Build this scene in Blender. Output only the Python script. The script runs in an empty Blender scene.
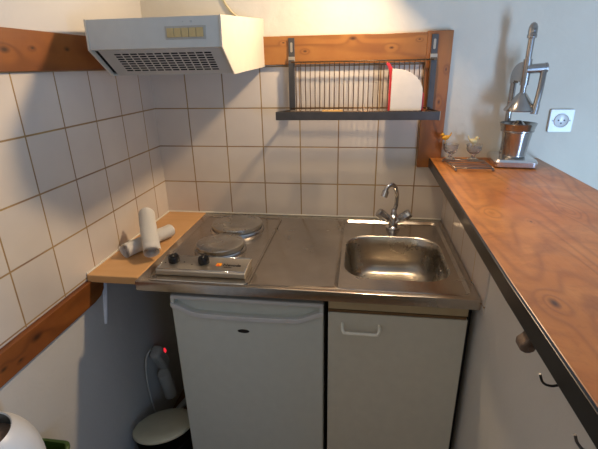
import bpy, bmesh, math, random
from mathutils import Vector, Matrix
random.seed(7)
ZC = 1.038                      # all heights below are measured from the second grout line; floor is -ZC
FL = -ZC
PI = math.pi
scene = bpy.context.scene
COL = scene.collection

# ------------------------------------------------------------------ materials
def sc(r, g, b):
    f = lambda c: c/12.92 if c <= .04045 else ((c+.055)/1.055)**2.4
    return (f(r/255), f(g/255), f(b/255), 1)
def newmat(name):
    m = bpy.data.materials.new(name); m.use_nodes = True
    nt = m.node_tree; b = nt.nodes['Principled BSDF']
    return m, nt, b
def L(nt, a, b): nt.links.new(a, b)
def node(nt, t, **k):
    n = nt.nodes.new(t)
    for a, v in k.items(): setattr(n, a, v)
    return n
def coords(nt, scale=(1,1,1), loc=(0,0,0), rot=(0,0,0)):
    g = node(nt, 'ShaderNodeNewGeometry'); mp = node(nt, 'ShaderNodeMapping')
    mp.inputs['Scale'].default_value = scale; mp.inputs['Location'].default_value = loc; mp.inputs['Rotation'].default_value = rot
    L(nt, g.outputs['Position'], mp.inputs['Vector']); return mp.outputs['Vector']
def bump(nt, b, h, strength=.2, dist=.01):
    n = node(nt, 'ShaderNodeBump'); n.inputs['Strength'].default_value = strength; n.inputs['Distance'].default_value = dist
    L(nt, h, n.inputs['Height']); L(nt, n.outputs['Normal'], b.inputs['Normal'])
def ramp(nt, fac, stops, interp='LINEAR'):
    r = node(nt, 'ShaderNodeValToRGB'); r.color_ramp.interpolation = interp
    e = r.color_ramp.elements
    while len(e) < len(stops): e.new(.5)
    for x, (p, c) in zip(e, stops):
        x.position = p; x.color = c if len(c) == 4 else (*c, 1)
    L(nt, fac, r.inputs['Fac']); return r.outputs['Color']
def mixc(nt, fac, a, b, mode='MIX'):
    n = node(nt, 'ShaderNodeMix', data_type='RGBA', blend_type=mode)
    for s, v in ((0, fac), (6, a), (7, b)):
        if isinstance(v, (int, float)): n.inputs[s].default_value = v
        elif isinstance(v, tuple): n.inputs[s].default_value = v
        else: L(nt, v, n.inputs[s])
    return n.outputs[2]
def noise(nt, vec, scale, detail=3, rough=.5, dist=0):
    n = node(nt, 'ShaderNodeTexNoise'); n.inputs['Scale'].default_value = scale; n.inputs['Detail'].default_value = detail
    n.inputs['Roughness'].default_value = rough; n.inputs['Distortion'].default_value = dist
    L(nt, vec, n.inputs['Vector']); return n.outputs['Fac']
def math_(nt, op, a, b=None, c=None):
    n = node(nt, 'ShaderNodeMath', operation=op)
    for i, v in enumerate((a, b, c)):
        if v is None: continue
        if isinstance(v, (int, float)): n.inputs[i].default_value = v
        else: L(nt, v, n.inputs[i])
    return n.outputs[0]
def plain(name, col, rough=.5, metal=0, vary=.06, nscale=30, bmp=0, coat=0, spec=None):
    m, nt, b = newmat(name)
    v = coords(nt); f = noise(nt, v, nscale, 4)
    c2 = tuple(min(1, c*(1-vary*2)) for c in col[:3]) + (1,)
    c1 = tuple(min(1, c*(1+vary)) for c in col[:3]) + (1,)
    L(nt, ramp(nt, f, [(.3, c2), (.7, c1)]), b.inputs['Base Color'])
    b.inputs['Roughness'].default_value = rough; b.inputs['Metallic'].default_value = metal
    b.inputs['Coat Weight'].default_value = coat
    if spec is not None: b.inputs['Specular IOR Level'].default_value = spec
    if bmp: bump(nt, b, f, bmp, .002)
    return m
def plaster(name, col, col2, sc_=3.0):
    m, nt, b = newmat(name); v = coords(nt)
    big = noise(nt, v, sc_, 4, .6); fine = noise(nt, v, 40, 5, .6); mid = noise(nt, v, 9, 3, .5, .6)
    L(nt, ramp(nt, big, [(.3, col2), (.7, col)]), b.inputs['Base Color'])
    b.inputs['Roughness'].default_value = .85
    h = math_(nt, 'ADD', math_(nt, 'MULTIPLY', fine, .25), mid)
    bump(nt, b, h, .28, .012); return m
def tiles(name, axis, ox, P=.15):
    m, nt, b = newmat(name)
    g = node(nt, 'ShaderNodeNewGeometry'); s = node(nt, 'ShaderNodeSeparateXYZ'); L(nt, g.outputs['Position'], s.inputs[0])
    c = node(nt, 'ShaderNodeCombineXYZ')
    a = s.outputs['X'] if axis == 'x' else math_(nt, 'MULTIPLY', s.outputs['Y'], -1.0)
    L(nt, math_(nt, 'ADD', a, 6*P-ox), c.inputs[0]); L(nt, math_(nt, 'ADD', s.outputs['Z'], 12*P-ZC), c.inputs[1])
    br = node(nt, 'ShaderNodeTexBrick', offset=0.0, squash=1.0)
    br.inputs['Scale'].default_value = 1; br.inputs['Brick Width'].default_value = P; br.inputs['Row Height'].default_value = P
    br.inputs['Mortar Size'].default_value = .0026; br.inputs['Mortar Smooth'].default_value = .25; br.inputs['Bias'].default_value = 0
    L(nt, c.outputs[0], br.inputs['Vector'])
    br.inputs['Color1'].default_value = sc(222, 210, 194); br.inputs['Color2'].default_value = sc(212, 201, 187)
    gn = noise(nt, coords(nt), 7, 3)
    L(nt, ramp(nt, gn, [(.35, sc(176, 144, 88)), (.65, sc(146, 116, 88))]), br.inputs['Mortar'])
    v = coords(nt); n1 = noise(nt, v, 5, 3)
    col = mixc(nt, 1.0, br.outputs['Color'], ramp(nt, n1, [(.3, (.90,.89,.90,1)), (.7, (1,1,1,1))]), 'MULTIPLY')
    L(nt, col, b.inputs['Base Color'])
    L(nt, ramp(nt, br.outputs['Fac'], [(0, (.16,)*3), (1, (.8,)*3)]), b.inputs['Roughness'])
    n2 = noise(nt, v, 12, 2)
    h = math_(nt, 'SUBTRACT', math_(nt, 'MULTIPLY', n2, .35), br.outputs['Fac'])
    bump(nt, b, h, .35, .003)
    return m
def wood(name, light, mid, dark, along='x', rings=9, knots=(), seed=0., rough=.45, coat=0, contrast=.5, mottle=0):
    """pine: contour rings of a noise stretched along the grain, bent round the knots; fine fibres; knots = (x, y, z, radius)"""
    m, nt, b = newmat(name)
    st = {'x': (.7, 5.5, 5.5), 'y': (5.5, .7, 5.5), 'z': (5.5, 5.5, .7)}[along]
    v = coords(nt, st, (seed, seed*1.7, seed*.6))
    n = noise(nt, v, 1.0, 3, .45, .4)
    km = None
    sq = {'x': (.55, 1, 1), 'y': (1, .5, 1), 'z': (1, 1, .55)}[along]
    g = coords(nt)
    for (kx, ky, kz, kr) in knots:
        sb = node(nt, 'ShaderNodeVectorMath', operation='SUBTRACT'); L(nt, g, sb.inputs[0]); sb.inputs[1].default_value = (kx, ky, kz+ZC)
        ml = node(nt, 'ShaderNodeVectorMath', operation='MULTIPLY'); L(nt, sb.outputs[0], ml.inputs[0]); ml.inputs[1].default_value = sq
        ln = node(nt, 'ShaderNodeVectorMath', operation='LENGTH'); L(nt, ml.outputs[0], ln.inputs[0])
        d = math_(nt, 'DIVIDE', ln.outputs['Value'], abs(kr))
        e = math_(nt, 'EXPONENT', math_(nt, 'MULTIPLY', math_(nt, 'MULTIPLY', d, d), -.16))
        n = math_(nt, 'ADD', n, math_(nt, 'MULTIPLY', e, .13))
        if kr > 0:
            k = math_(nt, 'SUBTRACT', 1.25, d); k = math_(nt, 'MAXIMUM', 0.0, math_(nt, 'MINIMUM', 1.0, k))
            km = k if km is None else math_(nt, 'MAXIMUM', km, k)
    r = math_(nt, 'SINE', math_(nt, 'MULTIPLY', n, rings*6.28))
    r = math_(nt, 'POWER', math_(nt, 'MULTIPLY_ADD', r, .5, .5), 2.6)
    fs = {'x': (5, 260, 260), 'y': (260, 5, 260), 'z': (260, 260, 5)}[along]
    fib = noise(nt, coords(nt, fs), 1.0, 2)
    patch = noise(nt, coords(nt, (1,1,1), (seed,0,0)), 4.5, 5, .62)
    c = ramp(nt, patch, [(.32, mid), (.68, light)])
    if mottle:
        p2 = noise(nt, coords(nt, (1,1,1), (seed*2,3,0)), 13, 5, .7, .5)
        c = mixc(nt, ramp(nt, p2, [(.48, (0,0,0)), (.75, (mottle,)*3)]), c, dark)
        p3 = noise(nt, coords(nt, (1,.6,1), (seed*2,9,0)), 3.2, 4, .6, .5)
        c = mixc(nt, ramp(nt, p3, [(.45, (0,0,0)), (.75, (mottle,)*3)]), c, dark)
    c = mixc(nt, math_(nt, 'MULTIPLY', r, contrast), c, dark)
    c = mixc(nt, math_(nt, 'MULTIPLY', fib, .4), c, mid)
    if km is not None: c = mixc(nt, math_(nt, 'MULTIPLY', km, .85), c, tuple(x*.22 for x in dark[:3])+(1,))
    L(nt, c, b.inputs['Base Color'])
    L(nt, ramp(nt, patch, [(.2, (rough+.12,)*3), (.8, (rough-.1,)*3)]), b.inputs['Roughness'])
    b.inputs['Coat Weight'].default_value = coat; b.inputs['Coat Roughness'].default_value = .25
    bump(nt, b, math_(nt, 'ADD', fib, math_(nt, 'MULTIPLY', r, .6)), .12, .002)
    return m
def steel(name, col=(.60, .57, .53, 1), rough=.3, brush=(8, 260, 60), bstr=.06, aniso=.4, smudge=.12):
    m, nt, b = newmat(name)
    f = noise(nt, coords(nt, brush), 1.0, 3); sm = noise(nt, coords(nt), 7, 5, .65)
    L(nt, mixc(nt, 1.0, ramp(nt, sm, [(.3, tuple(c*(1-smudge*1.6) for c in col[:3])+(1,)), (.65, col)]),
               ramp(nt, f, [(.3, (.92,)*3), (.7, (1,1,1))]), 'MULTIPLY'), b.inputs['Base Color'])
    b.inputs['Metallic'].default_value = 1
    L(nt, ramp(nt, sm, [(.3, (rough+smudge,)*3), (.7, (max(.04, rough-.03),)*3)]), b.inputs['Roughness'])
    b.inputs['Anisotropic'].default_value = aniso
    bump(nt, b, f, bstr, .002); return m

M = {}
M['tile_back'] = tiles('glazed_tiles_back', 'x', .1434)
M['tile_left'] = tiles('glazed_tiles_left', 'y', .1023)
M['tile_side'] = tiles('glazed_tiles_side', 'y', .06)
M['plaster'] = plaster('cream_plaster', sc(224, 216, 198), sc(215, 206, 187))
M['plaster_far'] = plaster('tan_plaster', sc(150, 134, 112), sc(140, 124, 102))
M['plaster_cool'] = plaster('white_plaster', sc(214, 212, 206), sc(202, 200, 196))
M['plaster_left'] = plaster('smooth_white_paint', sc(212, 206, 196), sc(203, 198, 190), 1.5)
M['ceiling'] = plaster('ceiling_paint', sc(225, 220, 210), sc(215, 210, 200))
M['grey_paint'] = plaster('partition_paint', sc(220, 212, 198), sc(212, 204, 190), 1.5)
KB = [(.790, -.02, .538, .0065), (.619, -.02, .500, .0045), (.926, -.02, .505, .0045), (.54, -.02, .53, .003), (1.02, -.02, .53, .003)]
KV = [(1.104, -.02, .320, .005), (1.140, -.02, .183, .004), (1.118, -.02, .43, .004)]
KL = [(.018, -.715, .498, .008), (.018, -.626, .504, .004), (.018, -.496, .505, .0045)]
KW = [(.018, -.845, -.190, .010), (.018, -.955, -.200, .006), (.018, -.907, -.212, .004), (.018, -1.15, -.2, .006)]
KT = [(1.118, -1.055, .115, .0075), (1.140, -.645, .115, -.008), (1.211, -.701, .115, .0028), (1.245, -.432, .115, .0030), (1.33, -.62, .115, -.010), (1.36, -1.2, .115, .008)]
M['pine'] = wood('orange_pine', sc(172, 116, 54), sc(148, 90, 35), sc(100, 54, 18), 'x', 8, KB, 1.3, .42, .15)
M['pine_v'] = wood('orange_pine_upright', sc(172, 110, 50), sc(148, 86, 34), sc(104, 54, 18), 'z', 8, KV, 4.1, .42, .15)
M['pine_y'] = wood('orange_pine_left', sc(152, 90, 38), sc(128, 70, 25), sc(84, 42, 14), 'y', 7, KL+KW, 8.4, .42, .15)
M['bar_wood'] = wood('bar_pine', sc(216, 146, 70), sc(188, 110, 44), sc(118, 60, 20), 'y', 17, KT, 3.0, .36, .12, contrast=.36, mottle=.62)
M['beech'] = wood('beech_laminate', sc(214, 166, 112), sc(206, 156, 100), sc(190, 138, 84), 'x', 10, (), 2.2, .42, contrast=.25)
M['steel'] = steel('brushed_steel', (.54, .48, .41, 1), .18, (60, 260, 60))
M['steel_bowl'] = steel('satin_steel_bowl', (.50, .45, .38, 1), .24, (40, 40, 240))
M['steel_panel'] = steel('panel_steel', (.68, .62, .52, 1), .34, (10, 300, 60))
M['hotplate'] = steel('worn_hotplate', (.56, .53, .48, 1), .24, (40, 40, 40), .03, .4)
M['chrome'] = plain('chrome', (.60, .58, .56, 1), .12, 1, .02)
M['juicer_steel'] = plain('polished_steel', (.42, .40, .385, 1), .22, 1, .04)
M['base_steel'] = plain('light_steel', (.74, .74, .74, 1), .25, 1, .04)
M['iron'] = plain('dark_grey_steel', sc(92, 88, 86), .42, .75, .06)
M['black_strip'] = plain('black_edging', sc(44, 38, 33), .34, .3, .1)
M['wire'] = plain('dark_wire', sc(112, 86, 62), .4, .7, .05)
M['wire_trivet'] = plain('grey_wire', sc(150, 140, 128), .35, .9, .05)
M['bracket_plate'] = plain('galvanised_plate', sc(170, 160, 144), .45, .5, .05)
M['white'] = plain('white_enamel', sc(208, 206, 202), .32, 0, .02)
M['hood'] = plain('cream_hood_enamel', sc(198, 196, 186), .38, 0, .02)
M['hood_side'] = plain('cream_hood_side', sc(206, 196, 176), .45, 0, .02)
M['hood_filter'] = plain('bounce_lit_enamel', sc(236, 232, 222), .4, 0, .02)  # hood enamel lightened to stand for bounce light on the sloping face
M['cab'] = plain('cream_laminate', sc(208, 202, 184), .45, 0, .02)
M['fridge'] = plain('white_fridge_enamel', sc(202, 204, 194), .36, 0, .015)
M['rail'] = plain('beige_rail', sc(184, 162, 124), .5, 0, .04)
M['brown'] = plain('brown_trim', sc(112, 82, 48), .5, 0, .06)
M['handle'] = plain('cream_plastic', sc(240, 234, 216), .35, 0, .02)
M['black'] = plain('black_plastic', sc(18, 17, 17), .35, 0, .1)
M['dark'] = plain('dark_shade', sc(9, 8, 8), .8, 0, .1)  # near-black for painted shade: behind the hood slots, beside the cabinet
M['button'] = plain('tan_button', sc(200, 172, 116), .45, 0, .05)
M['button_frame'] = plain('grey_button_frame', sc(176, 170, 156), .5, 0, .03)
M['red'] = plain('red_plastic', sc(206, 50, 56), .45, 0, .05)
M['board'] = plain('white_polyethylene', sc(230, 216, 196), .5, 0, .02)
M['stick'] = plain('pale_wood', sc(214, 168, 98), .6, 0, .06)
M['towel'] = plain('white_terry', sc(250, 246, 238), .95, 0, .02, 350, .2)
M['towel_in'] = plain('white_terry_inside', sc(240, 237, 232), .95, 0, .06, 300, .5)
M['binlid'] = plain('cream_bin_lid', sc(214, 206, 176), .4, 0, .03)
M['green'] = plain('green_plastic', sc(64, 88, 34), .4, 0, .06)
M['greyplug'] = plain('grey_plug', sc(186, 184, 176), .5, 0, .04)
M['cable'] = plain('grey_cable', sc(210, 206, 196), .5, 0, .04)
M['cream_cable'] = plain('cream_cable', sc(214, 196, 150), .5, 0, .03)
M['caulk'] = plain('white_caulk', sc(250, 250, 252), .6, 0, .03)
M['orange'] = plain('orange_logo', sc(240, 150, 20), .5, 0, .08)
M['ink'] = plain('black_ink', sc(34, 26, 22), .5, 0, .03)
M['bird_o'] = plain('orange_chick', sc(238, 170, 40), .5, 0, .08)
M['bird_y'] = plain('pale_yellow_chick', sc(236, 216, 158), .5, 0, .06)
M['rust'] = plain('brown_metal', sc(120, 100, 84), .5, .4, .2, 60)
M['socket'] = plain('white_socket_plastic', sc(226, 226, 222), .25, 0, .02)
M['floor'] = wood('floor_boards', sc(150, 112, 76), sc(130, 94, 60), sc(96, 66, 40), 'y', 8, (), 5, .5)
def glass(name, col, rough=.05):
    m, nt, b = newmat(name); b.inputs['Base Color'].default_value = col
    b.inputs['Transmission Weight'].default_value = .85; b.inputs['Roughness'].default_value = rough; b.inputs['IOR'].default_value = 1.45
    f = noise(nt, coords(nt), 90, 2); bump(nt, b, f, .2, .002); return m
M['glass'] = glass('cut_glass', (.80, .78, .74, 1))
M['acrylic'] = plain('grey_faceted_knob', (.40, .38, .36, 1), .16, .8, .03)
def emit(name, col, s):
    m, nt, b = newmat(name); b.inputs['Base Color'].default_value = col
    b.inputs['Emission Color'].default_value = col; b.inputs['Emission Strength'].default_value = s; return m
M['redlight'] = emit('red_switch_glow', (1, .03, .05, 1), 1.0)

# ------------------------------------------------------------------ mesh helpers
def BM(): return bmesh.new()
def box(bm, x0, x1, y0, y1, z0, z1, bev=0, seg=2):
    t = bmesh.new()
    bmesh.ops.create_cube(t, size=1)
    for v in t.verts:
        v.co = Vector(((x0+x1)/2+v.co.x*(x1-x0), (y0+y1)/2+v.co.y*(y1-y0), (z0+z1)/2+v.co.z*(z1-z0)))
    if bev: bmesh.ops.bevel(t, geom=t.edges[:], offset=bev, segments=seg, profile=.5, affect='EDGES')
    join(bm, t); return bm
def join(bm, t, mat=None):
    if mat is not None: t.transform(mat)
    me = bpy.data.meshes.new('tmp'); t.to_mesh(me); t.free(); bm.from_mesh(me); bpy.data.meshes.remove(me)
def prism(bm, pts, axis, a, b, bev=0):
    """polygon pts in the plane across axis, extruded a..b. axis x: (y,z); y: (x,z); z: (x,y)"""
    t = bmesh.new()
    f = {'x': lambda p, q: (q, p[0], p[1]), 'y': lambda p, q: (p[0], q, p[1]), 'z': lambda p, q: (p[0], p[1], q)}[axis]
    A = [t.verts.new(f(p, a)) for p in pts]; B = [t.verts.new(f(p, b)) for p in pts]
    t.faces.new(A); t.faces.new(B[::-1]); n = len(pts)
    for i in range(n): t.faces.new((A[i], B[i], B[(i+1) % n], A[(i+1) % n]))
    bmesh.ops.recalc_face_normals(t, faces=t.faces[:])
    if bev: bmesh.ops.bevel(t, geom=t.edges[:], offset=bev, segments=2, profile=.5, affect='EDGES')
    join(bm, t); return bm
def spline(pts, n=8):
    P = [Vector(p) for p in pts]; P = [2*P[0]-P[1]]+P+[2*P[-1]-P[-2]]; out = []
    for i in range(1, len(P)-2):
        for k in range(n):
            t = k/n; a, b, c, d = P[i-1:i+3]
            out.append(.5*((2*b)+(c-a)*t+(2*a-5*b+4*c-d)*t*t+(3*b-a-3*c+d)*t**3))
    out.append(P[-2]); return out
def tube(bm, pts, r, seg=10, smooth=0, taper=None):
    P = spline(pts, smooth) if smooth else [Vector(p) for p in pts]
    rr = [(r if taper is None else taper(i/(len(P)-1))*r) for i in range(len(P))]
    T = [(P[min(i+1, len(P)-1)]-P[max(i-1, 0)]).normalized() for i in range(len(P))]
    u = T[0].orthogonal().normalized(); rings = []
    for i, p in enumerate(P):
        u = (u-T[i]*u.dot(T[i])).normalized(); w = T[i].cross(u)
        rings.append([bm.verts.new(p+(u*math.cos(2*PI*k/seg)+w*math.sin(2*PI*k/seg))*rr[i]) for k in range(seg)])
    for a, b in zip(rings, rings[1:]):
        for k in range(seg):
            f = bm.faces.new((a[k], a[(k+1) % seg], b[(k+1) % seg], b[k])); f.smooth = True
    bm.faces.new(rings[0][::-1]); bm.faces.new(rings[-1]); return bm
def lathe(bm, prof, c, seg=32, axis=(0, 0, 1), closed=False):
    """prof: (radius, height) list along axis from point c"""
    t = bmesh.new(); rings = []
    for r, h in prof:
        if r < 1e-5: rings.append([t.verts.new((0, 0, h))])
        else: rings.append([t.verts.new((r*math.cos(2*PI*k/seg), r*math.sin(2*PI*k/seg), h)) for k in range(seg)])
    for a, b in zip(rings, rings[1:]):
        for k in range(seg):
            q = (k+1) % seg
            if len(a) == 1 and len(b) == 1: continue
            if len(a) == 1: f = t.faces.new((a[0], b[k], b[q]))
            elif len(b) == 1: f = t.faces.new((a[k], a[q], b[0]))
            else: f = t.faces.new((a[k], a[q], b[q], b[k]))
            f.smooth = True
    if not closed:
        if len(rings[0]) > 1: t.faces.new(rings[0][::-1])
        if len(rings[-1]) > 1: t.faces.new(rings[-1])
    bmesh.ops.recalc_face_normals(t, faces=t.faces[:])
    q = Vector((0, 0, 1)).rotation_difference(Vector(axis)).to_matrix().to_4x4()
    join(bm, t, Matrix.Translation(Vector(c)) @ q); return bm
def rrect(x0, x1, y0, y1, r, nc=6, ns=6):
    """rounded rectangle, constant vertex count"""
    out = []
    C = [((x1-r, y0+r), -90), ((x1-r, y1-r), 0), ((x0+r, y1-r), 90), ((x0+r, y0+r), 180)]
    for i, ((cx, cy), a0) in enumerate(C):
        for k in range(nc+1):
            a = math.radians(a0+90*k/nc); out.append((cx+r*math.cos(a), cy+r*math.sin(a)))
        (nx, ny), na = C[(i+1) % 4]; na = math.radians(na)
        ex, ey = nx+r*math.cos(na), ny+r*math.sin(na); sx, sy = out[-1]
        for k in range(1, ns): out.append((sx+(ex-sx)*k/ns, sy+(ey-sy)*k/ns))
    return out
def loops(bm, L_, smooth=True, cap0=False, cap1=True):
    R = [[bm.verts.new((x, y, z)) for x, y in ring] for ring, z in L_]
    for a, b in zip(R, R[1:]):
        n = len(a)
        for k in range(n):
            f = bm.faces.new((a[k], a[(k+1) % n], b[(k+1) % n], b[k])); f.smooth = smooth
    if cap0: bm.faces.new(R[0][::-1])
    if cap1: bm.faces.new(R[-1])
    bmesh.ops.recalc_face_normals(bm, faces=bm.faces[:]); return bm

def obj(name, bm, mat, parent=None, auto=True, base=None):
    """links ONE mesh object. bm coordinates are world with z measured from ZC"""
    bm.normal_update()
    for e in bm.edges:
        if len(e.link_faces) == 2 and e.calc_face_angle(0) > .6: e.smooth = False
    me = bpy.data.meshes.new(name)
    if parent is not None:
        off = Vector(parent['_base'])
    elif base is not None: off = Vector(base)
    else:
        xs = [v.co.x for v in bm.verts]; ys = [v.co.y for v in bm.verts]; zs = [v.co.z for v in bm.verts]
        off = Vector(((min(xs)+max(xs))/2, (min(ys)+max(ys))/2, min(zs)))
    bm.transform(Matrix.Translation(-off)); bm.to_mesh(me); bm.free()
    me.materials.append(M[mat])
    o = bpy.data.objects.new(name, me); COL.objects.link(o)
    o['_base'] = tuple(off)
    if parent is None: o.location = off+Vector((0, 0, ZC))
    else: o.parent = parent
    return o
def thing(name, label, cat, base, group=None):
    o = bpy.data.objects.new(name, None); COL.objects.link(o)
    o.location = Vector(base)+Vector((0, 0, ZC)); o['_base'] = tuple(base); o.empty_display_size = .05
    return tag(o, label, cat, group)
def tag(o, label, cat, group=None):
    o['label'] = label; o['category'] = cat
    if group: o['group'] = group
    return o
def struct(name, bm, mat, parent=None):
    o = obj(name, bm, mat, parent)
    o['kind'] = 'structure'; return o
def text(name, s, size, loc, rot, mat, parent, ext=.0003):
    cu = bpy.data.curves.new(name, 'FONT'); cu.body = s; cu.size = size; cu.extrude = ext; cu.offset = size*.02
    cu.align_x = 'LEFT'; cu.align_y = 'CENTER'
    t = bpy.data.objects.new('tmp_text', cu); COL.objects.link(t)
    dg = bpy.context.evaluated_depsgraph_get(); dg.update()
    me = bpy.data.meshes.new_from_object(t.evaluated_get(dg)); bpy.data.objects.remove(t)
    me.materials.clear(); me.materials.append(M[mat])
    me.transform(Matrix.Translation(Vector(loc)-Vector(parent['_base'])) @ rot)
    o = bpy.data.objects.new(name, me); COL.objects.link(o); o.parent = parent; o['_base'] = parent['_base']; return o

# ------------------------------------------------------------------ room shell
XR, YF, ZT = 3.3, -3.5, 1.42
struct('floor', box(BM(), -.1, XR+.1, YF-.1, .1, FL-.08, FL), 'floor')
struct('ceiling', box(BM(), -.1, XR+.1, YF-.1, .1, ZT, ZT+.08), 'ceiling')
bw = struct('wall_back', box(BM(), -.1, XR+.1, 0, .1, FL, ZT), 'plaster')
struct('tile_panel', box(BM(), 0, 1.131, -.004, 0, -.155, .452), 'tile_back', bw)
struct('tile_panel', box(BM(), 1.131, 1.165, -.004, 0, -.155, .083), 'tile_back', bw)
lw = struct('wall_left', box(BM(), -.1, 0, YF, 0, FL, ZT), 'plaster_left')
struct('tile_panel', box(BM(), 0, .004, -1.75, -.004, -.156, .452), 'tile_left', lw)
obj('paint_drip', tube(BM(), [(.0015, -.520, -.165), (.0015, -.528, -.23), (.0015, -.548, -.31), (.0015, -.557, -.345)], .011, 8, 4, lambda t: 1.0-.55*t), 'caulk', lw)
# far walls
struct('wall_front', box(BM(), -.1, XR+.1, YF-.1, YF, FL, ZT), 'plaster_far')
struct('wall_right', box(BM(), XR, XR+.1, YF, 0, FL, ZT), 'plaster_cool')
# trims
bt = BM(); box(bt, .0045, 1.046, -.020, -.0045, .455, .552, .002)
struct('trim_1', bt, 'pine')
v_ = BM(); prism(v_, [(1.046, .079), (1.132, .079), (1.132, .556), (1.046, .556)], 'y', -.021, -.0045, .002)
struct('trim_2', v_, 'pine_v')
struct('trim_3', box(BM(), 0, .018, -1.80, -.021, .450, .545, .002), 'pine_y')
low = BM()
pts = [(-1.80, -.160), (-.604, -.160), (-.565, -.162), (-.550, -.172), (-.545, -.190), (-.550, -.212), (-.57, -.228), (-.604, -.234), (-1.80, -.240)]
prism(low, pts, 'x', 0, .018, .0015)
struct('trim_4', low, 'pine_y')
# caulk beads
struct('trim_5', box(BM(), .0045, 1.16, -.009, -.0045, -.138, -.133, .001), 'handle')
struct('trim_6', box(BM(), .0045, .009, -.60, -.009, -.138, -.133, .001), 'handle')
# partition under the bar
pw = struct('wall_bar', box(BM(), 1.165, 1.40, -1.50, 0, FL, .086), 'grey_paint')
struct('tile_panel', box(BM(), 1.161, 1.165, -.640, -.0045, -.170, .086), 'tile_side', pw)
# the window on the far right and the glazed door that lets the daylight in
w = struct('window_1', box(BM(), XR-.03, XR, -2.3, -1.0, -.2, 1.0, .004), 'white')
struct('pane', box(BM(), XR-.035, XR-.03, -2.22, -1.08, -.12, .92), 'caulk', w)

# ------------------------------------------------------------------ extractor hood
hd = thing('extractor_hood', 'cream wall-mounted extractor hood with slotted filter and tan buttons', 'extractor hood', (.277, 0, .432))
x0, x1 = .090, .467
side = [(0-.0045, .450), (-.418, .432), (-.512, .500), (-.508, .576), (-.0045, .612)]
obj('side_panel', prism(BM(), side, 'x', x1-.006, x1, .0012), 'hood_side', hd)
obj('side_panel', prism(BM(), side, 'x', x0, x0+.006, .0012), 'hood_side', hd)
fa = BM(); prism(fa, [(-.509, .5015), (-.505, .575), (-.497, .575), (-.501, .4985)], 'x', x0+.006, x1-.006)
fascia = obj('fascia', fa, 'hood', hd)
b_ = BM(); prism(b_, [(-.502, .5745), (-.0045, .610), (-.0045, .603), (-.502, .568)], 'x', x0+.006, x1-.006)
obj('top_panel', b_, 'hood', hd)
b_ = BM(); prism(b_, [(-.0045, .452), (-.415, .434), (-.415, .438), (-.0045, .456)], 'x', x0+.006, x1-.006)
obj('underside', b_, 'hood', hd)
# slotted filter on the sloping face
Ta, Tb = Vector((0, -.500, .4985)), Vector((0, -.416, .4345)); D = Tb-Ta; LN = D.length; D.normalize(); N = Vector((0, D.z, -D.y))
gx0, gx1 = x0+.022, x1-.007
def gp(x, s, o=0): p = Ta+D*s-N*o if False else Ta+D*s+N*o; return (x, p.y, p.z)
nx, ny = 12, 8; px, py = .0234, LN*.088
sx0, sy0 = .150, LN*.13; sw, sh = .0190, py*.60
xs = [gx0]; ys = [0]
for i in range(nx): xs += [sx0+i*px, sx0+i*px+sw]
for j in range(ny): ys += [sy0+j*py*1.05, sy0+j*py*1.05+sh]
xs.append(gx1); ys.append(LN)
g = BM(); vs = {}
for i, X in enumerate(xs):
    for j, Y in enumerate(ys): vs[i, j] = g.verts.new(gp(X, Y))
for i in range(len(xs)-1):
    for j in range(len(ys)-1):
        if i % 2 == 1 and j % 2 == 1: continue
        g.faces.new((vs[i, j], vs[i+1, j], vs[i+1, j+1], vs[i, j+1]))
gr = bmesh.ops.solidify(g, geom=g.faces[:], thickness=.0012)
obj('filter_grille', g, 'hood_filter', hd)
f_ = BM()
q = [gp(0, .004, -.006), gp(0, LN-.004, -.006), gp(0, LN-.02, -.016), gp(0, .012, -.016)]
if q[0][1] < gp(0, .004)[1]: q = [gp(0, .004, .006), gp(0, LN-.004, .006), gp(0, LN-.02, .016), gp(0, .012, .016)]
prism(f_, [(a[1], a[2]) for a in q], 'x', x0+.007, x1-.007)
obj('slot_shade', f_, 'dark', hd)  # dark sheet behind the grille, stands in for the unlit hood interior
bf = BM(); t_ = math.atan2(.004, .0735)
def fy(z): return -.509+(z-.5015)/.0735*.004
prism(bf, [(fy(.521)-.0016, .521), (fy(.553)-.0016, .553), (fy(.553)+.001, .553), (fy(.521)+.001, .521)], 'x', .314, .424, .0005)
obj('button_frame', bf, 'button_frame', hd)
for i in range(5):
    a = .3195+i*.0200; bb = BM()
    prism(bb, [(fy(.526)-.0045, .526), (fy(.548)-.0035, .548), (fy(.548), .548), (fy(.526), .526)], 'x', a, a+.0186, .0009)
    obj('button', bb, 'button', hd)
for x_, r_ in ((.386, .0028), (.364, .0012)):
    obj('indicator_lamp', lathe(BM(), [(r_, -.001), (r_, .001), (r_*.6, .0016), (0, .0018)], (x_, fy(.563), .563), 12, (0, -1, 0)), 'greyplug', hd)
# cable above the hood
cb = tag(obj('power_cable', tube(BM(), [(.30, -.006, .95), (.305, -.006, .80), (.316, -.006, .70), (.330, -.006, .665), (.350, -.006, .638), (.372, -.008, .62), (.384, -.012, .606)], .0035, 8, 6), 'cream_cable'),
         'thin cream cable running down the wall behind the hood', 'cable')

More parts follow.
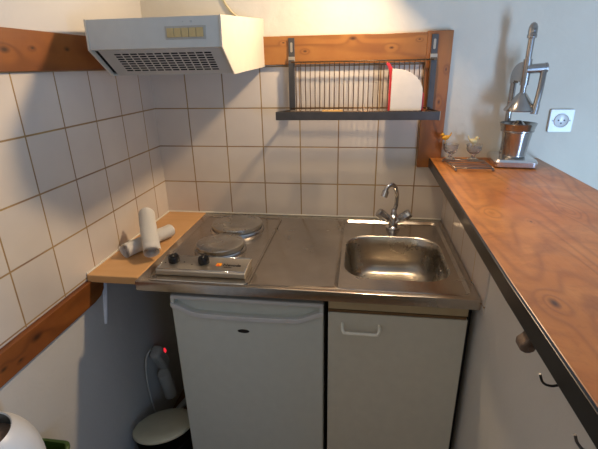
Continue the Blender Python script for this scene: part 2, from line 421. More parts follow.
# ------------------------------------------------------------------ worktops and sink
zt = -.138
wt = tag(obj('side_worktop', box(BM(), .0045, .1745, -.602, -.0045, zt-.026, zt, .004, 3), 'beech'),
         'narrow beech laminate worktop strip between tiled wall and steel top', 'worktop')
kt = thing('steel_worktop', 'brushed stainless steel worktop with pressed sink bowl', 'worktop', (.665, -.31, zt-.03))
X0, X1, Y0, Y1 = .1755, 1.1600, -.624, -.0050
top = BM()
R1 = dict(x0=.772, x1=1.136, y0=-.600, y1=-.048)
Lp = [(rrect(X0, X1, Y0, Y1, .003), zt-.030), (rrect(X0, X1, Y0, Y1, .003), zt-.0022),
      (rrect(X0+.0006, X1-.0006, Y0+.0006, Y1-.0006, .003), zt-.0006), (rrect(X0+.0022, X1-.0022, Y0+.0022, Y1-.0022, .004), zt),
      (rrect(R1['x0']-.010, R1['x1']+.006, R1['y0']-.006, R1['y1']+.006, .026), zt),
      (rrect(R1['x0']-.006, R1['x1']+.004, R1['y0']-.004, R1['y1']+.004, .024), zt+.0018),
      (rrect(R1['x0'], R1['x1'], R1['y0'], R1['y1'], .022), zt-.0015),
      (rrect(R1['x0']+.005, R1['x1']-.005, R1['y0']+.005, R1['y1']-.005, .02), zt-.006),
      (rrect(.785, 1.117, -.528, -.184, .085), zt-.0065)]
bl = [(.000, .006), (.0035, .0085), (.0065, .015), (.010, .04), (.016, .09), (.021, .115), (.030, .132), (.046, .142), (.070, .146)]
for ins, d in bl:
    Lp.append((rrect(.789+ins, 1.113-ins, -.524+ins, -.188-ins, .082-ins*.15), zt-d))
Lp.append((rrect(.93, .97, -.375, -.335, .0199), zt-.149))
loops(top, Lp[:10], True, cap0=False, cap1=False)
obj('worktop_sheet', top, 'steel', kt)
bowl = BM(); loops(bowl, Lp[9:], True, cap0=False, cap1=True)
bo = obj('sink_bowl', bowl, 'steel_bowl', kt)
obj('drain', lathe(BM(), [(.038, .0), (.038, .003), (.033, .004), (.029, .001), (.018, .0008), (.016, .003), (0, .003)], (.95, -.355, zt-.149), 32), 'chrome', bo)
ov = BM(); prism(ov, rrect(-.372, -.328, zt-.058, zt-.046, .0055, 4, 2), 'x', 1.1005, 1.1045, .0008)
obj('overflow', ov, 'chrome', bo)
# tap
tp = thing('mixer_tap', 'chrome two-handle mixer tap with swan neck spout behind the sink', 'tap', (.964, -.100, zt))
bx = .964; by = -.105
obj('tap_body', lathe(BM(), [(.026, -.006), (.026, .0), (.023, .004), (.017, .008), (.0165, .028), (.020, .034), (.020, .046), (.013, .052), (.0105, .062), (.0105, .070), (.008, .074)], (bx, by, zt), 28), 'chrome', tp)
obj('spout', tube(BM(), [(bx, by, zt+.06), (bx+.008, by, zt+.10), (bx+.006, by-.003, zt+.138), (bx-.004, by-.014, zt+.166), (bx-.020, by-.030, zt+.176), (bx-.034, by-.042, zt+.168), (bx-.041, by-.048, zt+.148)], .0080, 14, 8), 'chrome', tp)
obj('nozzle', tube(BM(), [(bx-.0375, by-.0455, zt+.158), (bx-.044, by-.0495, zt+.136)], .0125, 16), 'chrome', tp)
for s in (-1, 1):
    d = Vector((s*.80, -.10, .66)).normalized(); c0 = Vector((bx, by-.006, zt+.016))
    st = BM(); tube(st, [c0, c0+d*.030], .0085, 14); tube(st, [c0+d*.024, c0+d*.030], .013, 16)
    hn = obj('handle_stem', st, 'chrome', tp)
    kb = BM(); lathe(kb, [(.0, .026), (.0125, .026), (.0165, .034), (.0185, .055), (.0185, .072), (.0160, .077), (0, .078)], c0, 8, d)
    obj('knob', kb, 'acrylic', tp)
    kb = BM(); lathe(kb, [(.0, .029), (.010, .029), (.011, .064), (0, .065)], c0, 10, d); obj('knob_core', kb, 'juicer_steel', tp)

# ------------------------------------------------------------------ hob
hb = thing('electric_hob', 'two-plate electric hob set in the steel worktop', 'hob', (.365, -.33, zt))
tr = BM()
loops(tr, [(rrect(.205, .520, -.612, -.052, .018), zt+.0004), (rrect(.2065, .5185, -.6105, -.0535, .017), zt+.0035), (rrect(.210, .515, -.607, -.057, .016), zt+.0035),
           (rrect(.213, .512, -.604, -.060, .015), zt+.0008), (rrect(.23, .495, -.59, -.08, .014), zt+.0008)], True)
obj('hob_tray', tr, 'steel', hb)
for cx, cy, r, nm in ((.367, -.185, .098, 0), (.362, -.378, .084, 1)):
    p_ = BM()
    lathe(p_, [(r-.012, .0), (r-.010, .010), (r-.003, .013), (r-.001, .022), (r-.003, .0275), (r-.006, .029), (r*.55, .0287), (r*.30, .0280), (r*.27, .0272), (0, .0270)], (cx, cy, zt+.001), 56)
    hp = obj('hotplate', p_, 'hotplate', hb)
    q_ = BM(); lathe(q_, [(r+.006, .0), (r+.004, .006), (r+.0005, .011), (r-.002, .0115), (r-.002, .0)], (cx, cy, zt+.001), 56)
    obj('spill_ring', q_, 'juicer_steel', hb)
cp = BM()
pr = [(-.4930, zt+.0010), (-.4930, zt+.0265), (-.4985, zt+.0300), (-.578, zt+.0213), (-.583, zt+.0180), (-.583, zt+.007), (-.579, zt+.001)]
prism(cp, pr, 'x', .225, .503, .0012)
cpo = obj('control_panel', cp, 'steel_panel', hb)
pn = Vector((0, -.010, .0915)).normalized()
def pp(x, y, o=0): return Vector((x, y, zt+.0300-(-.4985-y)*.1093))+pn*o
fr = BM()
for a, b2 in (((.228, -.4995), (.501, -.4995)), ((.228, -.577), (.501, -.577)), ((.228, -.4995), (.228, -.577)), ((.501, -.4995), (.501, -.577))):
    tube(fr, [pp(*a, .0008), pp(*b2, .0008)], .0013, 6)
obj('panel_frame', fr, 'chrome', hb)
for kx in (.264, .361):
    c0 = pp(kx, -.532, .0)
    k_ = BM(); lathe(k_, [(.0175, .0005), (.0175, .010), (.0165, .016), (.0150, .019), (0, .0195)], c0, 26, pn)
    ko = obj('knob', k_, 'black', hb)
    a = BM(); tube(a, [c0+pn*.0185+Vector((0, .014, .0015)), c0+pn*.0205-Vector((0, .014, .0015))], .0032, 8); obj('pointer_ridge', a, 'black', ko)
for dx, dy in ((.298, -.535), (.327, -.546), (.240, -.543)):
    a = BM(); lathe(a, [(.0022, 0), (.0022, .0006), (0, .0007)], pp(dx, dy), 12, pn); obj('marking_dot', a, 'ink', hb)
rot = Matrix.Rotation(math.atan2(.010, .0915), 4, 'X')
lg = BM(); c0 = pp(.412, -.541)
prism(lg, rrect(-.0085, .0085, -.0085, .0085, .002, 3, 2), 'z', 0, .0006); lg.transform(Matrix.Translation(c0) @ rot)
lo = obj('logo_square', lg, 'orange', hb)
lg = BM(); prism(lg, [(-.0065, -.007), (.004, -.007), (.004, -.004), (-.001, -.004), (-.001, .001), (-.004, .001), (-.004, -.004), (-.0065, -.004)], 'z', .0005, .0011); lg.transform(Matrix.Translation(c0) @ rot)
obj('logo_mark', lg, 'red', lo)
text('lettering', 'Nevoda', .0175, pp(.4255, -.5415, .0004), rot, 'ink', hb)
text('small_lettering', '- ELECTRO -', .0055, pp(.4275, -.5545, .0004), rot, 'ink', hb)

# ------------------------------------------------------------------ fridge
fy0 = -.600
fr_ = thing('mini_fridge', 'white undercounter fridge with recessed top handle and dark oval badge', 'fridge', (.502, -.31, FL))
fx0, fx1 = .268, .737
obj('fridge_body', box(BM(), fx0+.004, fx1-.004, fy0+.045, -.06, FL+.015, -.200, .006), 'fridge', fr_)
obj('top_panel', box(BM(), fx0, fx1, fy0-.002, -.07, -.206, -.193, .004, 3), 'white', fr_)
n = 24
def lipz(t):    # curved upper edge of the door below the finger recess
    s = min(t, 1-t)/.17
    e = 1 if s >= 1 else (3*s*s-2*s**3)
    return -.219-.026*e-.008*math.sin(PI*t)
up = [(fx0+(fx1-fx0)*i/n, lipz(i/n)) for i in range(n+1)]
dr = BM(); prism(dr, [(fx0, FL+.06)]+up+[(fx1, FL+.06)], 'y', fy0, fy0+.04)
bmesh.ops.bevel(dr, geom=[e for e in dr.edges if abs(e.verts[0].co.y-fy0) < 1e-5 and abs(e.verts[1].co.y-fy0) < 1e-5], offset=.006, segments=3, profile=.5, affect='EDGES')
door = obj('door', dr, 'fridge', fr_)
obj('finger_recess', box(BM(), fx0+.006, fx1-.006, fy0+.018, fy0+.036, -.262, -.207), 'fridge', door)
lip = BM(); lo_ = [(x, z-.0145) for x, z in up]; up2 = [(x, z+.001) for x, z in up]
prism(lip, up2+lo_[::-1], 'y', fy0-.006, fy0+.006, .002)
obj('handle_lip', lip, 'white', door)
for a in (fx0, fx1-.012): obj('door_cheek', box(BM(), a, a+.012, fy0-.001, fy0+.03, -.222, -.204, .001), 'fridge', door)
bd = BM(); el = [(.492+.0185*math.cos(2*PI*k/28), -.305+.0062*math.sin(2*PI*k/28)) for k in range(28)]
prism(bd, el, 'y', fy0-.0022, fy0, .0006); obj('badge', bd, 'black', door)
bd = BM(); el = [(.490+.010*math.cos(2*PI*k/20), -.305+.002*math.sin(2*PI*k/20)) for k in range(20)]
prism(bd, el, 'y', fy0-.0026, fy0-.002); obj('badge_mark', bd, 'ink', door)
for fx in (fx0+.04, fx1-.04):
    for fy_ in (-.52, -.12): obj('foot', lathe(BM(), [(.016, 0), (.018, .006), (.012, .016)], (fx, fy_, FL), 12), 'black', fr_)

# ------------------------------------------------------------------ sink cabinet
cx0, cx1 = .751, 1.139
cb_ = thing('sink_cabinet', 'cream single-door cabinet under the sink with bow handle', 'cabinet', (.945, -.31, FL))
car = BM()
box(car, cx0, cx0+.016, -.58, -.02, FL+.09, zt-.031); box(car, cx1-.016, cx1, -.58, -.02, FL+.09, zt-.031)
box(car, cx0+.016, cx1-.016, -.58, -.02, FL+.09, FL+.106); box(car, cx0+.016, cx1-.016, -.028, -.02, FL+.106, zt-.16)
obj('carcass', car, 'cab', cb_)
obj('plinth', box(BM(), cx0+.004, cx1-.004, -.53, -.515, FL, FL+.0895), 'brown', cb_)
obj('top_rail', box(BM(), cx0, cx1, fy0+.004, -.5805, -.209, zt-.0305, .001), 'rail', cb_)
obj('profile_strip', box(BM(), cx0, cx1-.004, fy0+.001, -.582, -.2175, -.2095, .0008), 'brown', cb_)  # dark brown profile between rail and door
dd = obj('door', box(BM(), cx0, cx1, fy0-.001, fy0+.017, FL+.095, -.2185, .0018), 'cab', cb_)
hh = BM(); hz = -.262
tube(hh, [(.793, fy0-.001, hz+.008), (.793, fy0-.020, hz+.006), (.797, fy0-.028, hz-.002), (.806, fy0-.029, hz-.005), (.845, fy0-.029, hz-.005), (.885, fy0-.029, hz-.005), (.894, fy0-.028, hz-.002), (.898, fy0-.020, hz+.006), (.898, fy0-.001, hz+.008)], .0048, 12, 5)
obj('handle', hh, 'handle', dd)
obj('gap_shade', box(BM(), 1.142, 1.158, -.56, -.05, FL, zt-.031), 'dark', cb_)  # near-black block painting the shade in the gap by the partition

# ------------------------------------------------------------------ bar counter
bar = thing('bar_counter', 'long orange-brown pine bar top with dark metal front edge', 'counter', (1.28, -.95, .086))
def ex(y): return 1.091+.0165*max(y, -1.0)-.001*min(0, y+1)   # front edge, a little out of square
tb = BM(); prism(tb, [(ex(0)+.002, -.001), (ex(-1)+.002, -1.0), (ex(-1.50)+.002, -1.50), (1.480, -1.50), (1.483, -.001)], 'z', .0865, .1155, .0015)
obj('bar_top', tb, 'bar_wood', bar)
es = BM(); prism(es, [(ex(0)-.0035, -.0225), (ex(-1)-.0035, -1.0), (ex(-1.50)-.0035, -1.50), (ex(-1.50)+.0022, -1.50), (ex(-1)+.0022, -1.0), (ex(0)+.0022, -.0225)], 'z', .083, .1158, .0012)
obj('metal_edging', es, 'black_strip', bar)
def hook(y, nm, lab, lean=0):
    h = BM(); z0 = .0862; xr = 1.0795
    tube(h, [(xr, y, z0), (xr, y, z0-.007), (xr-.003, y+.001, z0-.0095), (xr-.010, y+.001, z0-.0115), (xr-.018, y, z0-.009), (xr-.0235, y-.001+lean, z0-.003), (xr-.0275, y-.001+lean, z0+.007)], .0016, 10, 6)
    tag(obj('cup_hook', h, nm), lab, 'hook', 'hooks under the bar edge')
hook(-1.188, 'black', 'thin black cup hook under the bar edge beside the brown clip')
hook(-1.282, 'iron', 'thicker grey cup hook under the bar edge in the lower right corner', .004)
cl = BM()
prism(cl, [(1.066, .056), (1.074, .052), (1.082, .053), (1.088, .060), (1.090, .0862), (1.078, .0862), (1.074, .074), (1.066, .066)], 'y', -1.096, -1.072, .003)
lathe(cl, [(.0042, 0), (.0042, .003), (0, .0035)], (1.080, -1.096, .062), 12, (0, -1, 0))
tag(obj('brown_clip', cl, 'rust'), 'small brown metal clip fixed under the bar edge', 'clip')

# ------------------------------------------------------------------ plate rack
rk = thing('plate_rack', 'dark metal wall plate rack with upright wires', 'plate rack', (.81, -.022, .27))
for bx0, tx in ((.559, 0), (1.060, 0)):
    br = BM(); box(br, bx0, bx0+.022, -.026, -.0215, .462, .545, .001); 
    p = [(-.0215, .470), (-.026, .476), (-.036, .462), (-.036, .296), (-.026, .292)]
    prism(br, p, 'x', bx0, bx0+.022, .0008)
    bo_ = obj('bracket', br, 'iron', rk)
    pl = BM(); box(pl, bx0-.001, bx0+.023, -.0295, -.0262, .466, .482, .0008); obj('fixing_plate', pl, 'bracket_plate', bo_)
    sl = BM(); prism(sl, rrect(bx0+.007, bx0+.015, .497, .530, .0039, 4, 2), 'y', -.0272, -.026); obj('slot', sl, 'bracket_plate', bo_)
fbx0, fbx1 = .522, 1.094
obj('front_bar', box(BM(), fbx0, fbx1, -.123, -.119, .268, .297, .001), 'iron', rk)
obj('end_cap', box(BM(), fbx1, fbx1+.002, -.124, -.118, .267, .298, .0006), 'bracket_plate', rk)
for xa, xb in ((fbx0, .559), (fbx1-.004, 1.078)):
    s_ = BM(); A = Vector((xa, -.119, 0)); B = Vector((xb, -.036, 0)); W = Vector((.004, 0, 0))
    prism(s_, [(A.x, A.y), (B.x, B.y), (B.x+.004, B.y), (A.x+.004, A.y)], 'z', .286, .297)
    obj('side_bar', s_, 'iron', rk)
for yy, zz, rr in ((-.040, .4635, .0026), (-.044, .302, .0022), (-.066, .292, .0022), (-.092, .290, .0022)):
    xa, xb = (.570, 1.072) if yy > -.05 else (.545, 1.084)
    obj('rail', tube(BM(), [(xa, yy, zz), (xb, yy, zz)], rr, 8), 'wire', rk)
proto = None; nw = 28
for i in range(nw):
    x = .588+i*.01745
    if proto is None:
        b_ = BM(); tube(b_, [(x, -.0435, .4645), (x, -.046, .448), (x, -.0505, .40), (x, -.050, .35), (x, -.0475, .315), (x, -.049, .300), (x, -.066, .2945), (x, -.092, .2925), (x, -.1185, .2925)], .0017, 6, 3)
        proto = obj('wire', b_, 'wire', rk)
    else:
        c = proto.copy(); COL.objects.link(c); c.parent = rk; c.location = (i*.01745, 0, 0)
# boards standing in the rack
wb = BM(); P_ = [(.928, .2955), (1.036, .2955), (1.036, .358)]
P_ += [(1.036-.104*(1-math.cos(a)), .358+.078*math.sin(a)) for a in [PI/2*k/12 for k in range(1, 13)]]
P_ += [(.9285, .436)]
prism(wb, P_, 'y', -.084, -.077, .0012)
tag(obj('cutting_board', wb, 'board'), 'white plastic cutting board with rounded corner standing in the rack', 'cutting board', 'cutting boards in the plate rack')
rb = BM(); P_ = [(.921, .2955), (1.043, .2955), (1.043, .350), (1.03, .372), (.99, .402), (.934, .418), (.929, .440), (.922, .452), (.911, .4575), (.907, .452), (.913, .444), (.9195, .428), (.921, .40)]
prism(rb, P_, 'y', -.0745, -.070, .0008)
tag(obj('cutting_board', rb, 'red'), 'red plastic board edge showing behind the white board', 'cutting board', 'cutting boards in the plate rack')
tag(obj('wooden_stick', box(BM(), .688, .762, -.106, -.096, .2942, .3015, .0012), 'stick'), 'short flat pale wooden stick lying on the rack tray', 'stick')

# ------------------------------------------------------------------ wall socket
so = thing('wall_socket', 'white square wall socket on the right of the juicer', 'socket', (1.534, 0, .21))
pl = BM(); prism(pl, rrect(1.494, 1.574, .211, .291, .005, 4, 2), 'y', -.009, 0, .0018)
obj('cover_plate', pl, 'socket', so)
ring = BM(); lathe(ring, [(.0245, .0), (.0245, .003), (.0225, .0035), (.0215, .0012), (.0205, .0006), (0, .0006)], (1.534, -.009, .252), 32, (0, -1, 0)); obj('socket_well', ring, 'socket', so)
for dx, dz in ((-.0095, .001), (.0095, .001), (0, -.009)):
    obj('contact_hole', lathe(BM(), [(.0026, 0), (.0026, .0012), (0, .0013)], (1.534+dx, -.009, .252+dz), 12, (0, -1, 0)), 'ink', so)
for dx in (-.0285, .0285):
    obj('fixing_screw', lathe(BM(), [(.0024, 0), (.0024, .0008), (0, .001)], (1.534+dx, -.009, .252), 10, (0, -1, 0)), 'greyplug', so)

# ------------------------------------------------------------------ lever juicer
zb = .1157
ju = thing('lever_juicer', 'chrome lever citrus juicer with tall handle standing on the bar', 'juicer', (1.353, -.105, zb))
ang = math.radians(-6)
RB = Matrix.Translation((1.355, -.098, 0)) @ Matrix.Rotation(ang, 4, 'Z')
base = BM()
loops(base, [(rrect(-.064, .064, -.082, .080, .014), zb+.001), (rrect(-.068, .068, -.086, .084, .016), zb+.005), (rrect(-.068, .068, -.086, .084, .016), zb+.020),
             (rrect(-.063, .063, -.081, .079, .015), zb+.0275), (rrect(-.052, .052, -.070, .068, .014), zb+.0285)], False, True, True)
base.transform(RB); bmesh.ops.recalc_face_normals(base, faces=base.faces[:])
bs_ = obj('base', base, 'base_steel', ju)
for sx in (-.05, .05):
    for sy in (-.068, .066):
        p = RB @ Vector((sx, sy, 0)); obj('foot', lathe(BM(), [(.008, 0), (.008, .0045)], (p.x, p.y, zb-.0004), 10), 'black', bs_)
jc = Vector((1.356, -.112, 0))
cupb = BM(); z0 = zb+.0285
lathe(cupb, [(.0, .0005), (.036, .0005), (.038, .004), (.0375, .008), (.0445, .060), (.0475, .083), (.0520, .086), (.0520, .090), (.0500, .0902), (.0455, .084), (.036, .012), (0, .010)], jc+Vector((0, 0, z0)), 40)
co = obj('juice_cup', cupb, 'juicer_steel', ju)
st = BM(); lathe(st, [(.0480, .083), (.0505, .086), (.0565, .110), (.0585, .1125), (.0565, .1135), (.050, .107), (.040, .099), (.026, .101), (.018, .112), (.008, .1215), (0, .1225)], jc+Vector((0, 0, z0)), 40)
obj('strainer', st, 'juicer_steel', ju)
hn_ = BM(); tube(hn_, [jc+Vector((.050, 0, z0+.100)), jc+Vector((.070, -.006, z0+.090)), jc+Vector((.060, -.004, z0+.045)), jc+Vector((.0435, 0, z0+.030))], .0035, 8, 6)
px_ = Vector((1.340, -.050, 0))
colm = BM(); tube(colm, [px_+Vector((0, 0, zb+.026)), px_+Vector((0, 0, .405))], .0100, 16)
lathe(colm, [(.013, 0), (.013, .006), (.009, .012), (.0075, .013)], px_+Vector((0, 0, zb+.0275)), 18)
obj('column', colm, 'juicer_steel', ju)
# arched housing from the column to the rack shaft
sh = Vector((1.357, -.100, 0)); hs = BM()
dirv = (sh-px_); dl = dirv.length; dirn = dirv.normalized(); side_n = Vector((-dirn.y, dirn.x, 0))
prof = [(-.009, .382), (-.009, .400)]+[(-.009+(dl-.002)*(1-math.cos(a)), .400+.050*math.sin(a)) for a in [PI/2*k/8 for k in range(1, 9)]]+[(dl+.008, .451), (dl+.008, .388), (dl-.008, .386), (.016, .392), (.010, .382)]
A = [px_+dirn*u+Vector((0, 0, z))+side_n*.0095 for u, z in prof]; B = [px_+dirn*u+Vector((0, 0, z))-side_n*.0095 for u, z in prof]
va = [hs.verts.new(p) for p in A]; vb = [hs.verts.new(p) for p in B]
hs.faces.new(va); hs.faces.new(vb[::-1])
for i in range(len(va)): hs.faces.new((va[i], vb[i], vb[(i+1) % len(va)], va[(i+1) % len(va)]))
bmesh.ops.recalc_face_normals(hs, faces=hs.faces[:]); bmesh.ops.bevel(hs, geom=hs.edges[:], offset=.0015, segments=2, profile=.5, affect='EDGES')
ho = obj('gear_housing', hs, 'juicer_steel', ju)
sv = BM(); tube(sv, [sh+Vector((0, 0, .378)), sh+Vector((0, 0, .458))], .0135, 20); obj('shaft_sleeve', sv, 'juicer_steel', ju)
rs = BM(); tube(rs, [sh+Vector((0, 0, .352)), sh+Vector((0, 0, .530))], .0095, 16); obj('rack_shaft', rs, 'juicer_steel', ju)
kn = BM(); lathe(kn, [(.010, 0), (.0145, .002), (.0148, .010), (.0135, .013), (.0140, .022), (.0130, .034), (.009, .043), (.003, .047), (0, .0475)], sh+Vector((0, 0, .519)), 24)
obj('shaft_cap', kn, 'juicer_steel', ju)
cn = BM(); lathe(cn, [(.0495, 0), (.0505, .002), (.0495, .006), (.030, .032), (.016, .052), (.0085, .060), (.0085, .066), (0, .066)], sh+Vector((0, 0, .296)), 40, closed=False)
obj('press_cone', cn, 'juicer_steel', ju)
pv = BM(); A = sh+Vector((-.002, -.003, .427)); B = sh+Vector((.060, -.006, .431)); tube(pv, [A, B], .0150, 20); tube(pv, [A.lerp(B, .90), A.lerp(B, .98)], .0162, 20)
po = obj('pivot', pv, 'juicer_steel', ju)
lv = BM(); C = B.lerp(A, .16)
tube(lv, [C+Vector((0, -.004, -.002)), C+Vector((-.006, -.018, -.060)), C+Vector((-.014, -.026, -.125))], .0098, 14, 6)
tube(lv, [C+Vector((-.013, -.025, -.112)), C+Vector((-.0165, -.028, -.142))], .0118, 16)
obj('lever', lv, 'juicer_steel', ju)

# ------------------------------------------------------------------ egg cups, chicks, trivet
def eggcup(x, y, label):
    b_ = BM()
    lathe(b_, [(.0, .002), (.020, .0), (.0215, .002), (.018, .005), (.007, .011), (.0055, .018), (.009, .023), (.020, .030), (.0255, .041), (.0265, .054), (.0275, .058), (.0255, .0582), (.0240, .046), (.018, .033), (.006, .028), (0, .0275)], (x, y, zb+.0002), 28)
    for v in b_.verts:      # pressed ribs
        dx, dy = v.co.x-x, v.co.y-y; a = math.atan2(dy, dx); k = 1+.05*math.cos(9*a); v.co.x = x+dx*k; v.co.y = y+dy*k
    tag(obj('egg_cup', b_, 'glass'), label, 'egg cup', 'glass egg cups on the bar')
def chick(x, y, z, m, label, s=1.0, rz=0):
    t = BM(); bmesh.ops.create_uvsphere(t, u_segments=20, v_segments=12, radius=1)
    for v in t.verts:
        c = v.co; k = 1.0
        v.co = Vector((c.x*.0135, c.y*.0085, c.z*.0090+(.004*max(0, -c.x)**2)))
    for f in t.faces: f.smooth = True
    h = BM(); bmesh.ops.create_uvsphere(h, u_segments=16, v_segments=10, radius=.0062)
    for f in h.faces: f.smooth = True
    join(t, h, Matrix.Translation((.0105, 0, .0105)))
    tube(t, [(-.010, 0, .003), (-.016, 0, .010), (-.019, 0, .019)], .0036, 10, 4, lambda u: 1.1-.6*u)
    R_ = Matrix.Translation((x, y, z)) @ Matrix.Rotation(rz, 4, 'Z') @ Matrix.Scale(s, 4)
    t.transform(R_)
    ch = thing('chick_figurine', label, 'figurine', (x, y, z-.01), 'chick ornaments on the egg cups')
    obj('body', t, m, ch)
    bk = BM(); lathe(bk, [(.0022, 0), (0, .006)], (.0162, 0, .0102), 8, (1, 0, -.2)); bk.transform(R_); obj('beak', bk, 'orange', ch)
    lg = BM(); tube(lg, [(0, 0, -.008), (.001, 0, -.022)], .0016, 6); lg.transform(R_); obj('stem', lg, m, ch)
eggcup(1.158, -.052, 'ribbed glass egg cup at the wooden trim with the orange chick')
eggcup(1.238, -.056, 'ribbed glass egg cup beside the juicer with the pale chick')
chick(1.1345, -.056, zb+.082, 'bird_o', 'small orange chick on the rim of the egg cup by the trim', 1, PI)
chick(1.232, -.058, zb+.070, 'bird_y', 'small pale yellow chick sitting on the egg cup by the juicer', 1.05, 0.0)
tv = thing('wire_trivet', 'small grey wire trivet lying on the bar in front of the egg cups', 'trivet', (1.195, -.155, zb))
fr2 = BM(); zz = zb+.010
cor = [(1.128, -.090), (1.262, -.100), (1.262, -.225), (1.142, -.232)]
pts = [Vector((x, y, zz)) for x, y in cor]
for i in range(4): tube(fr2, [pts[i], pts[(i+1) % 4]], .0021, 8)
obj('frame', fr2, 'wire_trivet', tv)
for t in (.18, .36, .54, .72, .88):
    a = pts[0].lerp(pts[3], t)+Vector((0, 0, .0025)); b3 = pts[1].lerp(pts[2], t)+Vector((0, 0, .0025))
    m_ = a.lerp(b3, .5)+Vector((0, .010 if t < .5 else -.008, 0))
    obj('cross_wire', tube(BM(), [a, m_, b3], .0017, 8, 8), 'wire_trivet', tv)
for p in pts:
    obj('foot', lathe(BM(), [(0, 0), (.0035, .0008), (.0045, .004), (.0035, .008), (.002, .011)], (p.x, p.y, zb+.0001), 12), 'wire_trivet', tv)

# ------------------------------------------------------------------ towels
def towel(A, B, r, label, turns=2.6, seed=1):
    A, B = Vector(A), Vector(B); ax = (B-A).normalized(); ln = (B-A).length
    t = thing('rolled_towel', label, 'towel', (A.x, A.y, zt), 'rolled white towels on the worktop')
    rnd = random.Random(seed)
    def roll(bm, r0, r1, tn, inset, ph=0, thick=.0045):
        N_ = int(34*tn); nl = 10; u = ax.orthogonal().normalized(); w = ax.cross(u); V = []
        for i in range(N_+1):
            f = i/N_; a = 2*PI*tn*f+ph; rr = r0+(r1-r0)*f; row = []
            for j in range(nl+1):
                g_ = j/nl; q = rr*(1+.035*math.sin(3*a+g_*5+seed)+.02*math.sin(7*g_*3+a)) 
                p = A+ax*(inset+(ln-2*inset)*g_)+(u*math.cos(a)+w*math.sin(a))*q
                row.append(bm.verts.new(p))
            V.append(row)
        for i in range(N_):
            for j in range(nl):
                fc = bm.faces.new((V[i][j], V[i+1][j], V[i+1][j+1], V[i][j+1])); fc.smooth = True
        bmesh.ops.solidify(bm, geom=bm.faces[:], thickness=thick)
        for f in bm.faces: f.smooth = True
    o = BM(); roll(o, r*.70, r-.002, 1.35, 0, seed); obj('outer_fold', o, 'towel', t)
    i_ = BM(); roll(i_, r*.05, r*.66, 2.9, .0012, seed+.8, .0030); obj('inner_fold', i_, 'towel_in', t)
    return t
r1_ = .0255
towel((.066, -.476, zt+r1_+.0025), (.140, -.285, zt+r1_+.0025), r1_+.003, 'rolled white towel lying on the worktop along the tiles', seed=2)
towel((.170, -.492, zt+.034), (.088, -.345, zt+.112), .031, 'rolled white towel leaning across the other roll by the hob', seed=5)

# ------------------------------------------------------------------ below the worktop, left
pb = thing('pedal_bin', 'small black pedal bin with cream lid beside the fridge', 'bin', (.128, -.53, FL))
pbx, pby, lz = .128, -.528, -.806
b_ = BM(); lathe(b_, [(.0, .004), (.098, .0), (.104, .006), (.102, lz-FL-.040), (.100, lz-FL-.038), (0, lz-FL-.040)], (pbx, pby, FL), 48); obj('bin_body', b_, 'black', pb)
axl = Vector((-.14, .26, 1)).normalized()
b_ = BM(); lathe(b_, [(.0, -.010), (.108, -.010), (.111, -.005), (.110, .002), (.105, .006), (.08, .010), (0, .013)], (pbx, pby, lz), 48, axl); obj('lid', b_, 'binlid', pb)
b_ = BM(); box(b_, pbx-.022, pbx+.022, pby-.150, pby-.095, FL+.012, FL+.020, .003); obj('pedal', b_, 'black', pb)

sp = thing('power_strip', 'grey power strip with glowing red switch in the gap beside the fridge', 'power strip', (.030, -.30, -.80))
def obar(bm, A, B, w, t, bev):
    A, B = Vector(A), Vector(B); ax = (B-A); ln = ax.length
    tmp = bmesh.new(); bmesh.ops.create_cube(tmp, size=1)
    for v in tmp.verts: v.co = Vector((v.co.x*t, v.co.y*w, v.co.z*ln))
    bmesh.ops.bevel(tmp, geom=tmp.edges[:], offset=bev, segments=3, profile=.5, affect='EDGES')
    q = Vector((0, 0, 1)).rotation_difference(ax.normalized()).to_matrix().to_4x4()
    join(bm, tmp, Matrix.Translation((A+B)/2) @ q); return bm
obj('strip_body', obar(BM(), (.030, -.340, -.622), (.030, -.280, -.735), .056, .044, .014), 'greyplug', sp)
obj('switch', obar(BM(), (.051, -.308, -.636), (.051, -.298, -.656), .013, .006, .002), 'redlight', sp)
pg = thing('plug_adapter', 'grey cylindrical plug adapter hanging below the power strip', 'plug', (.03, -.29, -.90))
obj('plug_body', tube(BM(), [(.040, -.325, -.742), (.041, -.322, -.750), (.046, -.302, -.88), (.047, -.301, -.885)], .0265, 20, 0, lambda u: .82 if u < .01 or u > .99 else 1), 'greyplug', pg)
tag(obj('appliance_cable', tube(BM(), [(.026, -.352, -.606), (.024, -.372, -.600), (.018, -.395, -.625), (.014, -.405, -.70), (.012, -.40, -.80), (.012, -.385, -.90), (.014, -.36, -.97), (.02, -.33, -1.030)], .0035, 8, 8), 'cable'),
    'thin grey cable looping from the power strip down the wall', 'cable')
tag(obj('drain_hose', tube(BM(), [(.028, -.345, -1.018), (.06, -.27, -.985), (.12, -.20, -.94), (.175, -.15, -.91), (.225, -.10, -.88)], .014, 12, 6), 'greyplug'),
    'grey hose slanting behind the pedal bin', 'hose')

gb = thing('green_tub', 'green plastic tub standing against the left wall', 'tub', (.06, -.98, FL))
gx0, gx1, gy0, gy1, gz = .006, .112, -1.040, -.918, -.452
t = BM()
loops(t, [(rrect(gx0+.012, gx1-.012, gy0+.012, gy1-.012, .02), FL+.001), (rrect(gx0+.003, gx1-.003, gy0+.003, gy1-.003, .022), gz-.012), (rrect(gx0, gx1, gy0, gy1, .024), gz-.008), (rrect(gx0, gx1, gy0, gy1, .024), gz-.002),
          (rrect(gx0+.003, gx1-.003, gy0+.003, gy1-.003, .022), gz), (rrect(gx0+.008, gx1-.008, gy0+.008, gy1-.008, .020), gz-.002), (rrect(gx0+.010, gx1-.010, gy0+.010, gy1-.010, .018), gz-.020),
          (rrect(gx0+.018, gx1-.018, gy0+.018, gy1-.018, .016), FL+.006)], True, True, True)
obj('tub_body', t, 'green', gb)

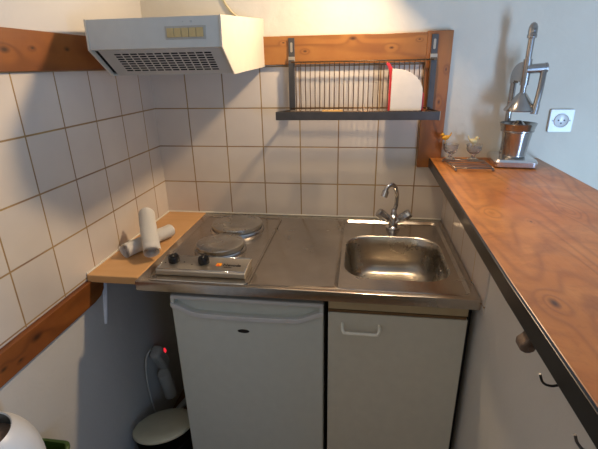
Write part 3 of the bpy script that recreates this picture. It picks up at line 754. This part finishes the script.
wbx, wby, wz, wr = .115, -1.135, -.180, .100
db = thing('swing_bin', 'white rounded plastic bin with dark opening in the lower left corner', 'bin', (wbx, wby, FL))
b_ = BM(); lathe(b_, [(0, .002), (wr-.03, .0), (wr-.025, .006), (wr-.002, wz-FL-.122), (0, wz-FL-.122)], (wbx, wby, FL), 48); obj('bin_body', b_, 'white', db)
dm = bmesh.new(); segs, rings_ = 72, 26; V = []
for j in range(rings_+1):
    e = PI/2*j/rings_; row = []
    for k in range(segs):
        a = 2*PI*k/segs; row.append(dm.verts.new((wr*max(0, math.cos(e))**.75*math.cos(a), wr*max(0, math.cos(e))**.75*math.sin(a), .120*math.sin(e))))
    V.append(row)
for j in range(rings_):
    for k in range(segs):
        if V[j+1][k].co.to_2d().length < .057: continue
        f = dm.faces.new((V[j][k], V[j][(k+1) % segs], V[j+1][(k+1) % segs], V[j+1][k])); f.smooth = True
bmesh.ops.delete(dm, geom=[v for v in dm.verts if not v.link_faces], context='VERTS')
bmesh.ops.solidify(dm, geom=dm.faces[:], thickness=.003)
for f in dm.faces: f.smooth = True
dm.transform(Matrix.Translation((wbx, wby, wz-.120))); obj('dome_lid', dm, 'white', db)
fl = BM(); lathe(fl, [(wr*.86, 0), (wr*.84, .04), (wr*.6, .075), (0, .095)], (wbx, wby, wz-.120), 40); obj('swing_flap', fl, 'rust', db)

# ------------------------------------------------------------------ lights
def area(name, loc, target, sx, sy, col, e):
    l = bpy.data.lights.new(name, 'AREA'); l.shape = 'RECTANGLE'; l.size = sx; l.size_y = sy; l.color = col; l.energy = e
    o = bpy.data.objects.new(name, l); COL.objects.link(o); o.location = Vector(loc)+Vector((0, 0, ZC))
    o.rotation_euler = (Vector(target)-Vector(loc)).to_track_quat('-Z', 'Y').to_euler(); return o
def point(name, loc, r, col, e):
    l = bpy.data.lights.new(name, 'POINT'); l.shadow_soft_size = r; l.color = col; l.energy = e
    o = bpy.data.objects.new(name, l); COL.objects.link(o); o.location = Vector(loc)+Vector((0, 0, ZC)); return o
la = area('warm_wall_lamp', (.915, -.26, .84), (.915-.62, -.26-.40, .84-.75), .07, .07, (1.0, .74, .47), 10.8)
area('daylight_glass_door', (2.45, -2.05, -.32), (1.45, 0, .25), .30, 1.1, (.40, .63, 1.0), 46)
area('cool_fill', (2.5, -3.2, .35), (.1, -.6, -.5), 1.2, 1.1, (.34, .58, 1.0), 14)  # added cool fill from the camera side, tints the shaded left wall
area('room_fill', (.5, -3.2, .75), (.6, 0, -.3), 1.4, .9, (1.0, .97, .88), 4.5)
wd = bpy.data.worlds.new('World'); scene.world = wd; wd.use_nodes = True
wd.node_tree.nodes['Background'].inputs[0].default_value = (.5, .6, .8, 1); wd.node_tree.nodes['Background'].inputs[1].default_value = .3

# ------------------------------------------------------------------ camera (solved from the tile grid)
yaw, pitch, roll = -.1465, -.3657, -.0193
f = Vector((math.sin(yaw)*math.cos(pitch), math.cos(yaw)*math.cos(pitch), math.sin(pitch)))
rt = f.cross(Vector((0, 0, 1))).normalized(); upv = rt.cross(f)
cr, sr = math.cos(roll), math.sin(roll)
rx = rt*cr+upv*sr; ry = -rt*sr+upv*cr
cam = bpy.data.cameras.new('camera'); cam.sensor_width = 36; cam.lens = 36*414.45/598; cam.clip_start = .02
co_ = bpy.data.objects.new('camera', cam); COL.objects.link(co_)
mw = Matrix((rx, ry, -f)).transposed().to_4x4(); mw.translation = Vector((.8227, -1.6341, .4512+ZC)); co_.matrix_world = mw
scene.camera = co_
scene.view_settings.view_transform = 'Standard'
scene.view_settings.look = 'None'
scene.view_settings.exposure = -.1
for o in scene.objects:
    if '_base' in o: del o['_base']
